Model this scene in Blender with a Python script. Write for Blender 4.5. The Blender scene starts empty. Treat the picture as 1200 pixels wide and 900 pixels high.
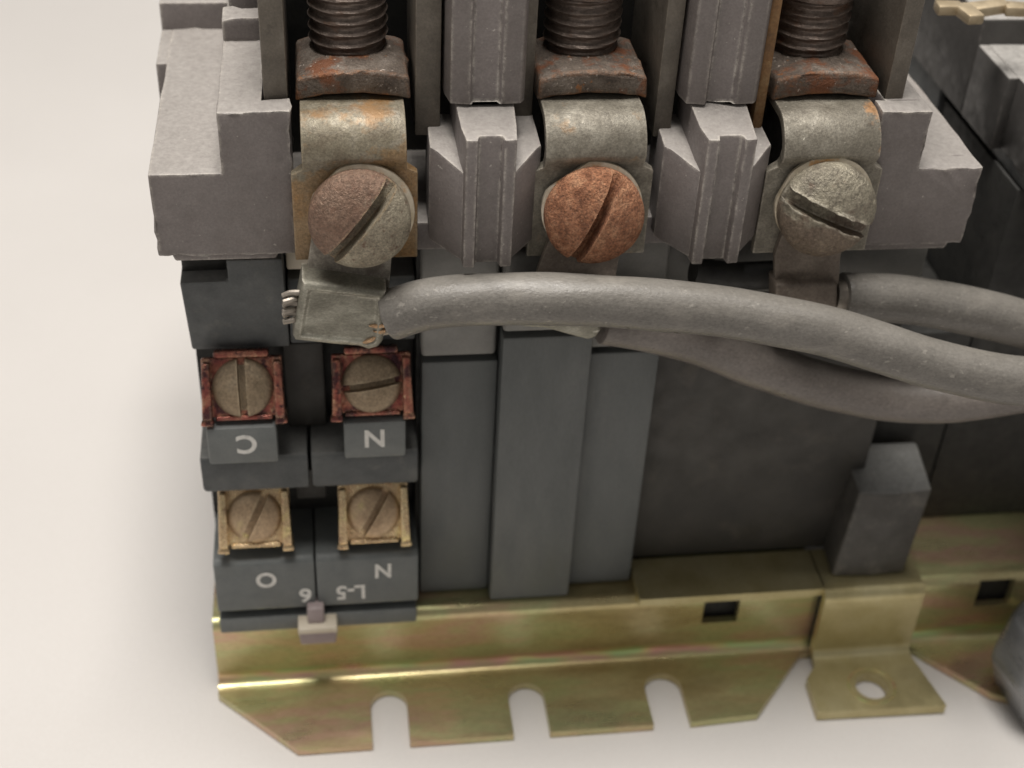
import bpy, bmesh, math, random
from mathutils import Vector, Matrix, noise as mnoise

random.seed(7)
sc = bpy.context.scene
col = sc.collection
MM = 0.001
OZ = 70.15                      # device frame (mm) -> world: z + OZ, metres

# ------------------------------------------------------------------ camera
F_PX, TH, YAW, ROLL = 1662.42, .652226, .156947, -.0561745
_cy, _sy = math.cos(YAW), math.sin(YAW)
CW = Vector((_sy*math.cos(TH), _cy*math.cos(TH), -math.sin(TH)))
_r = Vector((_cy, -_sy, 0)); _d = CW.cross(_r)
CR = math.cos(ROLL)*_r + math.sin(ROLL)*_d
CD = -math.sin(ROLL)*_r + math.cos(ROLL)*_d
def ray(px, py): return CR*((px-600)/F_PX) + CD*((py-450)/F_PX) + CW
CPOS = -145*ray(425, 255)
def at(px, py, ax, v):
    """point of the device (mm) seen at a pixel of the photo, on the plane axis=v"""
    q = ray(px, py); t = (v-CPOS[ax])/q[ax]
    return CPOS + q*t
def Y(px, py, y): return at(px, py, 1, y)

cam = bpy.data.cameras.new('camera'); cam_o = bpy.data.objects.new('camera', cam); col.objects.link(cam_o)
cam.sensor_width = 36; cam.lens = F_PX/1200*36; cam.clip_start = .002; cam.clip_end = 50
M = Matrix.Identity(4)
for i, a in enumerate((CR, -CD, -CW)):
    for j in range(3): M[j][i] = a[j]
M.translation = (CPOS + Vector((0, 0, OZ)))*MM
cam_o.matrix_world = M
cam.dof.use_dof = True; cam.dof.focus_distance = .141; cam.dof.aperture_fstop = 29
cam.dof.aperture_blades = 0
sc.camera = cam_o

# ------------------------------------------------------------------ light
w = bpy.data.worlds.new('World'); sc.world = w; w.use_nodes = True
bg = w.node_tree.nodes['Background']; bg.inputs[0].default_value = (1.0, .96, .91, 1); bg.inputs[1].default_value = .22
def area(name, loc, target, size, power, color):
    l = bpy.data.lights.new(name, 'AREA'); l.shape = 'RECTANGLE'; l.size = size[0]; l.size_y = size[1]
    l.energy = power; l.color = color
    o = bpy.data.objects.new(name, l); col.objects.link(o); o.location = loc
    o.rotation_euler = (Vector(target)-Vector(loc)).to_track_quat('-Z', 'Y').to_euler()
area('ceiling_lamp', (-.015, .01, .70), (.03, 0, .03), (.26, .26), 6.1, (1, .955, .90))
area('fill_light', (-.45, -.5, .5), (.02, 0, .03), (.4, .4), .35, (1, .95, .9))  # added fill lamp that brightens the front faces
sc.view_settings.view_transform = 'Standard'; sc.view_settings.look = 'None'
sc.view_settings.exposure = 0; sc.view_settings.gamma = 1; sc.view_settings.use_curve_mapping = False
sc.cycles.max_bounces = 8

# ------------------------------------------------------------------ materials
def material(name, ramp, scale=.35, rough=.6, metal=0, bump=.25, bscale=None, spots=(), wear=None, rvar=.15, detail=6, stretch=(1, 1, 1), fine=0.0, spec=.5, bdist=.2, dust_toplight=None, side=None, band=None):
    """ramp: colour stops over a noise; spots: (colour, scale/mm, threshold, softness); wear: (colour, radius mm, amount)"""
    m = bpy.data.materials.new(name); m.use_nodes = True
    nt = m.node_tree; N = nt.nodes; L = nt.links
    bs = N['Principled BSDF']
    tc = N.new('ShaderNodeTexCoord'); mp = N.new('ShaderNodeMapping'); L.new(tc.outputs['Object'], mp.inputs['Vector'])
    mp.inputs['Scale'].default_value = tuple(1000*s for s in stretch)
    oi = N.new('ShaderNodeObjectInfo'); ml = N.new('ShaderNodeMath'); ml.operation = 'MULTIPLY'; ml.inputs[1].default_value = 40
    L.new(oi.outputs['Random'], ml.inputs[0])
    def nz(s, d=detail, r=.6, off=0):
        n = N.new('ShaderNodeTexNoise'); n.noise_dimensions = '4D'
        n.inputs['Scale'].default_value = s; n.inputs['Detail'].default_value = d; n.inputs['Roughness'].default_value = r
        L.new(mp.outputs[0], n.inputs['Vector'])
        a = N.new('ShaderNodeMath'); a.operation = 'ADD'; a.inputs[1].default_value = off; L.new(ml.outputs[0], a.inputs[0]); L.new(a.outputs[0], n.inputs['W'])
        return n.outputs['Fac']
    n1 = nz(scale)
    cr = N.new('ShaderNodeValToRGB'); L.new(n1, cr.inputs[0])
    els = cr.color_ramp.elements
    while len(els) < len(ramp): els.new(.5)
    for e, (p, c) in zip(els, ramp): e.position = p; e.color = (*c, 1)
    out = cr.outputs[0]
    def mix(fac, a, c, blend='MIX'):
        x = N.new('ShaderNodeMix'); x.data_type = 'RGBA'; x.blend_type = blend
        if isinstance(fac, float): x.inputs[0].default_value = fac
        else: L.new(fac, x.inputs[0])
        L.new(a, x.inputs[6])
        if isinstance(c, tuple): x.inputs[7].default_value = (*c, 1)
        else: L.new(c, x.inputs[7])
        return x.outputs[2]
    def step(v, lo, hi, mx=1.0):
        r = N.new('ShaderNodeMapRange'); r.clamp = True
        r.inputs[1].default_value = lo; r.inputs[2].default_value = hi; r.inputs[3].default_value = 0; r.inputs[4].default_value = mx
        L.new(v, r.inputs[0]); return r.outputs[0]
    if fine:
        g = nz(4, 6, .75, 5)
        out = mix(fine, out, N_gray(N, L, step(g, .3, .7)), 'OVERLAY')
    k = 11
    masks = []
    for sp in spots:
        c, s, th, so = sp[:4]
        f = step(nz(s, 5, .65, k), th, th+so, sp[4] if len(sp) > 4 else 1.0); k += 13
        out = mix(f, out, c); masks.append(f)
    if side or band:
        sp3 = N.new('ShaderNodeSeparateXYZ'); L.new(mp.outputs[0], sp3.inputs[0])
    if side:      # rust over one side of a part, for SCR3 painted shade below: (colour, point, direction, amount), device frame
        c, pt, dr, amt = side
        vs = N.new('ShaderNodeVectorMath'); vs.operation = 'SUBTRACT'; L.new(mp.outputs[0], vs.inputs[0]); vs.inputs[1].default_value = (pt[0]-22, pt[1]-5, pt[2]+OZ)
        vd = N.new('ShaderNodeVectorMath'); vd.operation = 'DOT_PRODUCT'; L.new(vs.outputs[0], vd.inputs[0]); vd.inputs[1].default_value = dr
        ns = N.new('ShaderNodeMath'); ns.operation = 'MULTIPLY_ADD'; ns.inputs[1].default_value = 7; L.new(nz(.55, 5, .7, 140), ns.inputs[0]); L.new(vd.outputs['Value'], ns.inputs[2])
        f = step(ns.outputs[0], 3.1, 4.0, amt)
        out = mix(f, out, c)
        fm = N.new('ShaderNodeMath'); fm.operation = 'MULTIPLY'; fm.inputs[1].default_value = .75; L.new(f, fm.inputs[0])
        out = mix(fm.outputs[0], out, N_gray(N, L, step(nz(3, 6, .75, 5), .3, .7)), 'OVERLAY')
    if band:      # interference colours of the plating where the sheet was bent: (z0, z1) above the table, mm
        b0, b1 = band
        u = step(sp3.outputs[2], b0, b0+.5); d = step(sp3.outputs[2], b1+.8, b1)
        mu = N.new('ShaderNodeMath'); mu.operation = 'MULTIPLY'; L.new(u, mu.inputs[0]); L.new(d, mu.inputs[1])
        bc = N.new('ShaderNodeValToRGB'); L.new(nz(.16, 3, .6, 160), bc.inputs[0])
        ee = bc.color_ramp.elements
        while len(ee) < 5: ee.new(.5)
        for e_, (p_, c_) in zip(ee, ((.36, (.62, .50, .26)), (.45, (.80, .40, .36)), (.50, (.76, .62, .30)), (.55, (.50, .72, .32)), (.64, (.66, .52, .28)))): e_.position = p_; e_.color = (*c_, 1)
        m2 = N.new('ShaderNodeMath'); m2.operation = 'MULTIPLY'; m2.inputs[1].default_value = .8; L.new(mu.outputs[0], m2.inputs[0])
        out = mix(m2.outputs[0], out, bc.outputs[0])
    if dust_toplight:  # pale upward faces: settled dust plus painted light from above
        c, amt = dust_toplight
        gn = N.new('ShaderNodeNewGeometry'); sx = N.new('ShaderNodeSeparateXYZ'); L.new(gn.outputs['True Normal'], sx.inputs[0])
        f = step(sx.outputs[2], .35, .95, amt); f2 = step(nz(1.6, 7, .8, 71), .12, .68)
        mu = N.new('ShaderNodeMath'); mu.operation = 'MULTIPLY'; L.new(f, mu.inputs[0]); L.new(f2, mu.inputs[1])
        out = mix(mu.outputs[0], out, c)
    if wear:
        c, rad, amt = wear
        bv = N.new('ShaderNodeBevel'); bv.samples = 4; bv.inputs[0].default_value = rad*MM
        ge = N.new('ShaderNodeNewGeometry'); dp = N.new('ShaderNodeVectorMath'); dp.operation = 'DOT_PRODUCT'
        L.new(bv.outputs[0], dp.inputs[0]); L.new(ge.outputs['Normal'], dp.inputs[1])
        e = step(dp.outputs['Value'], .99, .93)
        n = step(nz(1.0, 6, .8, 90), .43, .60, amt)
        mu = N.new('ShaderNodeMath'); mu.operation = 'MULTIPLY'; L.new(e, mu.inputs[0]); L.new(n, mu.inputs[1])
        out = mix(mu.outputs[0], out, c)
    L.new(out, bs.inputs['Base Color'])
    rr = N.new('ShaderNodeMapRange'); rr.inputs[1].default_value = .3; rr.inputs[2].default_value = .7
    rr.inputs[3].default_value = max(0.05, rough-rvar); rr.inputs[4].default_value = min(1, rough+rvar)
    L.new(nz(scale*2.2, 5, .6, 31), rr.inputs[0]); L.new(rr.outputs[0], bs.inputs['Roughness'])
    bs.inputs['Metallic'].default_value = metal
    bs.inputs['Specular IOR Level'].default_value = spec
    if bump:
        b = N.new('ShaderNodeBump'); b.inputs['Strength'].default_value = bump; b.inputs['Distance'].default_value = bdist*MM
        L.new(nz(bscale or scale*6, 6, .65, 57), b.inputs['Height']); L.new(b.outputs[0], bs.inputs['Normal'])
    return m
def N_gray(N, L, v):
    c = N.new('ShaderNodeCombineColor')
    for i in range(3): L.new(v, c.inputs[i])
    return c.outputs[0]

PALE = (.50, .47, .43)
HOUS = material('grey_moulded_plastic', [(.3, (.158, .138, .131)), (.5, (.174, .153, .146)), (.72, (.196, .174, .166))], .4, .5, bump=.25, bscale=3,
                spots=[((.46, .43, .39), 1.6, .66, .03, .75), ((.085, .075, .07), .35, .62, .16, .5), ((.30, .275, .25), .9, .63, .1, .45)], wear=((.58, .54, .48), .55, .95), fine=.22, dust_toplight=((.50, .475, .44), .62))
HOUS_SHADED = material('shaded_toplit_plastic', [(.3, (.060, .056, .053)), (.6, (.075, .071, .067))], .3, .55, bump=.2, wear=((.3, .28, .26), .5, .7), fine=.2, dust_toplight=((.56, .54, .51), .85))  # housing plastic with side shade painted in, tops kept pale as if lit
COIL = material('dark_bluish_plastic', [(.3, (.052, .056, .058)), (.55, (.066, .071, .072)), (.75, (.092, .095, .092))], .22, .55, bump=.15, bscale=2,
                spots=[((.20, .19, .165), .35, .58, .2, .35), ((.35, .31, .24), 1.1, .74, .05, .6)], wear=((.22, .22, .21), .2, .6), fine=.2, dust_toplight=((.25, .245, .225), .5))
PANEL = material('slate_grey_panel', [(.3, (.082, .089, .089)), (.55, (.100, .107, .106)), (.75, (.126, .130, .126))], .16, .5, bump=.10, bscale=2,
                spots=[((.21, .21, .20), .2, .56, .25, .4)], wear=((.24, .24, .23), .2, .4), fine=.12, stretch=(1, 1, .3))
PANELT = material('pale_grey_panel', [(.3, (.165, .163, .155)), (.7, (.22, .215, .2))], .25, .6, bump=.12, wear=((.3, .29, .27), .2, .5), fine=.12)
DARK = material('dark_recessed_plastic', [(.3, (.032, .030, .027)), (.55, (.045, .042, .037)), (.8, (.068, .062, .054))], .14, .6, bump=.2, bscale=1.5,
                spots=[((.11, .095, .075), .2, .56, .2, .5)], fine=.15)
POST = material('toplit_black_plastic', [(.3, (.042, .039, .035)), (.55, (.06, .056, .05)), (.75, (.10, .092, .08))], .2, .5, bump=.25, bscale=2, spots=[((.17, .155, .13), .35, .56, .15, .6)], wear=((.3, .28, .25), .5, .8), fine=.3, dust_toplight=((.34, .345, .335), .6))  # pale top face paints the light falling on the post
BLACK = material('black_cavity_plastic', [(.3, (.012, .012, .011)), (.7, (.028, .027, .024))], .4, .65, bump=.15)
PLATE = material('brown_grey_side_plate', [(.3, (.105, .092, .076)), (.55, (.140, .122, .100)), (.75, (.185, .165, .138))], .3, .55, metal=.25, bump=.25, bscale=3,
                spots=[((.06, .052, .045), .5, .6, .12, .6), ((.26, .23, .19), 1.2, .68, .06, .6)], wear=((.36, .31, .25), .2, .6), fine=.25)
RUSTPL = material('rust_edged_plate', [(.3, (.13, .075, .04)), (.5, (.24, .13, .055)), (.7, (.30, .20, .10))], .5, .8, bump=.5, bscale=4,
                spots=[((.38, .28, .15), 1.2, .6, .1, .8)], fine=.3)
STRAP = material('tarnished_plated_steel', [(.32, (.15, .135, .107)), (.5, (.20, .182, .147)), (.68, (.27, .25, .207))], .5, .54, metal=.35, bump=.35, bscale=3,
                spots=[((.10, .085, .068), .5, .58, .12, .75), ((.30, .17, .07), .3, .61, .1, .6), ((.62, .59, .50), 1.7, .68, .03, .85)], wear=((.55, .5, .42), .45, .8), fine=.45)
STRAPR = material('rust_stained_plated_steel', [(.32, (.155, .128, .09)), (.5, (.205, .18, .13)), (.68, (.28, .25, .20))], .45, .5, metal=.3, bump=.35, bscale=3,
                spots=[((.29, .15, .05), .2, .50, .12, .75), ((.10, .08, .06), .5, .6, .1, .6), ((.62, .57, .47), 1.7, .69, .03, .85)], wear=((.5, .42, .3), .45, .8), fine=.45, side=((.285, .165, .065), (-.3, -1, 7.6), (.35, 0, -.9), .6))
STRAP3 = material('tarnished_steel_rusty_end', [(.32, (.15, .135, .107)), (.5, (.20, .182, .147)), (.68, (.27, .25, .207))], .5, .54, metal=.35, bump=.35, bscale=3,
                spots=[((.10, .085, .068), .5, .58, .12, .75), ((.62, .59, .50), 1.7, .66, .03, .85)], wear=((.55, .5, .42), .45, .8), fine=.45, side=((.44, .24, .11), (52.3, 2, 11), (.95, 0, .35), .8))
CLAMP = material('rusty_clamp_steel', [(.3, (.085, .066, .054)), (.5, (.14, .112, .09)), (.70, (.23, .195, .165))], .5, .55, metal=.3, bump=.8, bscale=3, bdist=.35,
                spots=[((.19, .07, .03), .22, .52, .08, .9), ((.36, .15, .05), .9, .62, .06, .8), ((.55, .48, .42), 1.6, .63, .04, .9)], wear=((.36, .155, .06), .8, .95), fine=.5)
THREAD = material('dull_thread_steel', [(.3, (.10, .076, .062)), (.55, (.165, .13, .11)), (.75, (.26, .215, .185))], .6, .42, metal=.55, bump=.4, bscale=3,
                spots=[((.17, .085, .045), .5, .57, .12, .7)], wear=((.42, .36, .32), .25, .8), fine=.4)
SCR1 = material('half_rusted_screw', [(.34, (.20, .165, .12)), (.48, (.27, .235, .175)), (.66, (.37, .33, .25))], .5, .5, metal=.3, bump=.7, bscale=2.6, bdist=.5,
                spots=[((.13, .07, .045), 1.1, .57, .1, .8), ((.46, .40, .31), 1.7, .63, .06, .7)], wear=((.50, .37, .22), .35, .9), fine=.6, side=((.185, .098, .066), (-.45, -4, 2.1), (-.79, 0, .62), .78))
SCR2 = material('orange_rusted_screw', [(.34, (.19, .075, .036)), (.5, (.33, .145, .075)), (.66, (.46, .24, .135))], .8, .85, metal=0, bump=1.0, bscale=3.4, bdist=.5,
                spots=[((.55, .33, .20), 2.6, .6, .08, .6), ((.15, .06, .035), 1.5, .63, .1, .7)], wear=((.56, .30, .17), .35, .9), fine=.8)
SCR3 = material('dusty_olive_screw', [(.34, (.15, .128, .10)), (.5, (.24, .215, .165)), (.66, (.38, .345, .265))], .4, .46, metal=.3, bump=.6, bscale=2.8, bdist=.5,
                spots=[((.58, .52, .40), .9, .60, .08, .8), ((.16, .10, .07), .6, .60, .1, .6)], wear=((.68, .63, .52), .45, 1), fine=.6, side=((.16, .115, .085), (48.1, -4, 1.2), (-.2, 0, -.97), .8))  # darker lower half paints the shade under the dome
WASH = material('zinc_washer', [(.3, (.38, .32, .22)), (.6, (.60, .54, .44))], .5, .4, metal=.5, bump=.3, spots=[((.5, .26, .09), .4, .56, .1, .8)])
LUG = material('dirty_tinned_lug', [(.35, (.15, .142, .113)), (.5, (.215, .205, .166)), (.65, (.31, .30, .25))], .3, .48, metal=.35, bump=.35, bscale=2.5,
                spots=[((.13, .12, .095), .35, .57, .14, .7), ((.62, .60, .53), .6, .655, .05, .85)], wear=((.62, .59, .50), .5, .9), fine=.4, stretch=(.8, 1, 1.6))
LUGB = material('brown_stained_lug', [(.3, (.13, .105, .085)), (.6, (.20, .165, .135)), (.8, (.28, .24, .2))], .4, .55, metal=.3, bump=.35, fine=.35,
                spots=[((.3, .27, .22), 1.2, .64, .08, .8)], wear=((.4, .35, .28), .2, .6))
LUGP = material('stained_tinned_palm', [(.35, (.15, .132, .11)), (.5, (.24, .215, .18)), (.65, (.33, .305, .26))], .45, .5, metal=.3, bump=.4, bscale=2.5, spots=[((.10, .08, .065), .4, .5, .14, .8), ((.55, .52, .45), 1.2, .66, .05, .8)], wear=((.55, .52, .45), .3, .9), fine=.4)
COPPER = material('bare_copper', [(.3, (.34, .20, .11)), (.6, (.60, .40, .24))], 1.6, .4, metal=.7, bump=.8, spots=[((.8, .68, .48), 1.5, .55, .1, .8), ((.2, .17, .13), 2, .55, .1, .9)])
STRAND = material('tarnished_strand', [(.3, (.20, .175, .15)), (.7, (.38, .34, .29))], .8, .42, metal=.5, bump=.3)
RUBBER = material('dusty_grey_rubber', [(.3, (.125, .116, .104)), (.55, (.145, .135, .121)), (.75, (.172, .161, .146))], .25, .38, bump=.35, bscale=3.5,
                spots=[((.30, .28, .25), 1.5, .62, .04, .6), ((.085, .078, .07), .5, .60, .12, .5), ((.42, .39, .35), 3.2, .69, .02, .8), ((.27, .25, .22), .22, .55, .12, .5)], fine=.35, dust_toplight=((.34, .32, .285), .4), stretch=(.6, 1, 1))
RUBBERD = material('brown_grey_rubber', [(.3, (.115, .10, .09)), (.55, (.145, .127, .115)), (.75, (.185, .163, .148))], .25, .38, bump=.3, bscale=3.5,
                spots=[((.2, .18, .155), 1.8, .63, .06, .6), ((.05, .044, .04), .5, .60, .12, .5)], fine=.35, dust_toplight=((.22, .2, .175), .35), stretch=(.6, 1, 1))
ZINC = material('yellow_passivated_steel', [(.34, (.44, .355, .18)), (.42, (.53, .46, .25)), (.47, (.50, .50, .26)), (.52, (.58, .47, .27)), (.57, (.62, .42, .30)), (.62, (.55, .49, .27)), (.7, (.60, .53, .31))], .10, .33, metal=.8, bump=.14, bscale=1.6,
                spots=[((.36, .28, .15), .12, .56, .2, .5), ((.24, .18, .11), .8, .68, .04, .6)], wear=((.30, .235, .13), .3, .5), fine=.2, rvar=.1, stretch=(.28, 1, 1), band=(1.35, 2.5))
ZINCP = material('pale_passivated_steel', [(.3, (.42, .355, .18)), (.5, (.52, .455, .25)), (.7, (.59, .53, .32))], .16, .38, metal=.72, bump=.1, bscale=1.2,
                spots=[((.46, .36, .21), .22, .6, .16, .5)], fine=.14, rvar=.08)
TERMR = material('red_tarnished_copper', [(.3, (.10, .032, .032)), (.43, (.26, .075, .06)), (.55, (.36, .15, .10)), (.7, (.33, .22, .15))], .5, .27, metal=.7, bump=.6,
                spots=[((.40, .11, .08), .4, .56, .08, .75), ((.72, .48, .30), .9, .62, .05, .85), ((.05, .022, .028), .5, .50, .08, .9)], wear=((.60, .40, .27), .4, .8), fine=.3)
TERMB = material('tarnished_brass', [(.3, (.40, .27, .16)), (.5, (.60, .45, .27)), (.7, (.74, .60, .36))], .45, .25, metal=.85, bump=.5,
                spots=[((.20, .11, .075), .5, .56, .1, .8), ((.74, .64, .28), .35, .58, .1, .8), ((.62, .36, .22), .4, .6, .12, .7)], wear=((.85, .66, .42), .4, .9), fine=.3)
SSCR = material('dull_brass_screw', [(.3, (.19, .145, .095)), (.55, (.27, .205, .135)), (.75, (.33, .265, .185))], .4, .45, metal=.5, bump=.35,
                spots=[((.36, .27, .15), .6, .6, .12, .7)], wear=((.55, .45, .31), .35, .9), fine=.5)
SSCRB = material('light_brass_screw', [(.3, (.30, .21, .13)), (.55, (.42, .305, .195)), (.75, (.50, .38, .25))], .4, .42, metal=.55, bump=.35,
                spots=[((.52, .43, .22), .5, .58, .14, .7)], wear=((.72, .58, .38), .35, .9), fine=.5)
LABEL = material('grey_label_plastic', [(.3, (.105, .115, .115)), (.7, (.135, .145, .142))], .3, .5, bump=.1, wear=((.27, .27, .26), .2, .6), fine=.12)
INK = material('white_print', [(.3, (.56, .55, .52)), (.7, (.70, .69, .66))], 1.5, .6, bump=0, spots=[((.30, .30, .29), 1.6, .57, .12, .7)])
CREAM = material('cream_plastic', [(.3, (.50, .44, .34)), (.7, (.58, .52, .42))], .5, .5, bump=.1, spots=[((.25, .20, .15), .3, .56, .15, .7)])
MAUVE = material('mauve_grey_plastic', [(.3, (.25, .20, .20)), (.7, (.32, .265, .26))], .4, .45, bump=.1, wear=((.55, .48, .42), .35, .9))
PAPER = material('white_paper', [(.3, (.585, .562, .54)), (.7, (.625, .602, .58))], .012, .7, bump=.2, bscale=1.6, spots=[((.40, .37, .33), .5, .755, .02, .5)], fine=.06, rvar=.05, detail=3)
STEEL = material('dark_shiny_metal', [(.3, (.20, .205, .21)), (.55, (.29, .29, .29)), (.75, (.38, .38, .37))], .12, .32, metal=.7, bump=.25, bscale=.9, fine=.2, stretch=(1, 1, 3))
BRASS = material('yellow_brass', [(.3, (.38, .30, .19)), (.6, (.58, .48, .33))], .3, .45, metal=.5, bump=.3)

# ------------------------------------------------------------------ object helpers
def finish(name, bm, mat, parent=None, bevel=0, seg=2, angle=35, origin=(0, 0, 0)):
    """verts in mm (device frame, or local when parent frame is world-aligned)"""
    bmesh.ops.remove_doubles(bm, verts=bm.verts, dist=1e-4)
    bmesh.ops.recalc_face_normals(bm, faces=bm.faces)
    if bevel:
        ed = [e for e in bm.edges if len(e.link_faces) == 2 and e.calc_face_angle(0) > math.radians(angle)]
        bmesh.ops.bevel(bm, geom=ed, offset=bevel, segments=seg, affect='EDGES', profile=.5, clamp_overlap=True)
    base = Vector((0, 0, 0))
    p = parent
    if p is not None:
        base = Vector(p.get('_base', (0, 0, 0)))
    else:
        base = Vector(origin)
    for v in bm.verts: v.co = (v.co-base)*MM
    me = bpy.data.meshes.new(name); bm.to_mesh(me); bm.free()
    for pl in me.polygons: pl.use_smooth = True
    me.set_sharp_from_angle(angle=math.radians(32))
    me.materials.append(mat)
    o = bpy.data.objects.new(name, me); col.objects.link(o)
    if parent is not None: o.parent = parent; o['_base'] = list(base)
    else: o.location = (base+Vector((0, 0, OZ)))*MM; o['_base'] = list(base)
    return o
def thing(name, base, label, cat, group=None):
    o = bpy.data.objects.new(name, None); col.objects.link(o); o.empty_display_size = .01
    o.location = (Vector(base)+Vector((0, 0, OZ)))*MM; o['_base'] = list(base)
    o['label'] = label; o['category'] = cat
    if group: o['group'] = group
    return o
def add_prism(bm, pts3, vec):
    """polygon of 3-D points extruded along vec"""
    a = [bm.verts.new(p) for p in pts3]; b = [bm.verts.new(Vector(p)+Vector(vec)) for p in pts3]
    n = len(a)
    bm.faces.new(a); bm.faces.new(list(reversed(b)))
    for i in range(n): bm.faces.new((a[i], b[i], b[(i+1) % n], a[(i+1) % n]))
def add_box(bm, x0, x1, y0, y1, z0, z1):
    add_prism(bm, [(x0, y0, z0), (x1, y0, z0), (x1, y0, z1), (x0, y0, z1)], (0, y1-y0, 0))
def box(name, x0, x1, y0, y1, z0, z1, mat, parent, bevel=.25, **k):
    bm = bmesh.new(); add_box(bm, x0, x1, y0, y1, z0, z1); return finish(name, bm, mat, parent, bevel, **k)
def prism(name, pts3, vec, mat, parent, bevel=.25, **k):
    bm = bmesh.new(); add_prism(bm, pts3, vec); return finish(name, bm, mat, parent, bevel, **k)
def ragged(bm, amt, step_):
    """uneven edges: cut the long edges and nudge the new points"""
    bmesh.ops.recalc_face_normals(bm, faces=bm.faces)
    for e in bm.edges[:]:
        L_ = e.calc_length()
        if L_ > 2*step_ and len(e.link_faces) == 2: bmesh.ops.subdivide_edges(bm, edges=[e], cuts=min(14, int(L_/step_)))
    for v in bm.verts:
        v.co += Vector((mnoise.noise(v.co*1.1), mnoise.noise(v.co*1.1+Vector((9, 0, 0))), mnoise.noise(v.co*1.1+Vector((0, 7, 0)))))*amt*1.6
    return bm
def sub(bm, cuts=1):
    bmesh.ops.subdivide_edges(bm, edges=bm.edges[:], cuts=cuts, use_grid_fill=True)
def spline(pts, n=8):
    pts = [Vector(p) for p in pts]; P = [2*pts[0]-pts[1]]+pts+[2*pts[-1]-pts[-2]]; out = []
    for i in range(1, len(P)-2):
        for k in range(n):
            t = k/n; a, b, c, d = P[i-1:i+3]
            out.append(.5*((2*b)+(c-a)*t+(2*a-5*b+4*c-d)*t*t+(3*b-a-3*c+d)*t**3))
    out.append(pts[-1]); return out
def add_tube(bm, path, rad, seg=20, wob=0, cap_in=0):
    path = [Vector(p) for p in path]; rings = []; up = Vector((0, 0, 1))
    for i, p in enumerate(path):
        t = (path[min(i+1, len(path)-1)]-path[max(i-1, 0)]).normalized()
        s = t.cross(up).normalized(); u = s.cross(t)
        r = rad(i/(len(path)-1)) if callable(rad) else rad
        ring = []
        for k in range(seg):
            a = 2*math.pi*k/seg; rr = r
            if wob: rr += wob*mnoise.noise(Vector((p.x*.16+math.cos(a), p.y*.16+math.sin(a), p.z*.16)))
            ring.append(bm.verts.new(p+s*math.cos(a)*rr+u*math.sin(a)*rr))
        rings.append(ring)
    for a, b in zip(rings, rings[1:]):
        for k in range(seg): bm.faces.new((a[k], a[(k+1) % seg], b[(k+1) % seg], b[k]))
    bm.faces.new(list(reversed(rings[0]))); bm.faces.new(rings[-1])
def add_strip(bm, prof, x0, x1, th, xin=None):
    """sheet of thickness th following a (y,z) profile, from x0 to x1; xin(i) insets the sides"""
    P = [Vector((0, y, z)) for y, z in prof]; n = len(P); rows = []
    for i, p in enumerate(P):
        t = (P[min(i+1, n-1)]-P[max(i-1, 0)]).normalized(); nn = Vector((0, t.z, -t.y))   # inner side
        ins = xin(i) if xin else 0
        a, b = x0+ins, x1-ins
        rows.append([bm.verts.new((a, p.y, p.z)), bm.verts.new((b, p.y, p.z)), bm.verts.new((b, p.y+nn.y*th, p.z+nn.z*th)), bm.verts.new((a, p.y+nn.y*th, p.z+nn.z*th))])
    for r, s in zip(rows, rows[1:]):
        for k in range(4): bm.faces.new((r[k], r[(k+1) % 4], s[(k+1) % 4], s[k]))
    bm.faces.new(rows[0]); bm.faces.new(list(reversed(rows[-1])))
def arc(cy, cz, r, a0, a1, n=8):
    return [(cy+r*math.cos(math.radians(a0+(a1-a0)*i/n)), cz+r*math.sin(math.radians(a0+(a1-a0)*i/n))) for i in range(n+1)]

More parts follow.
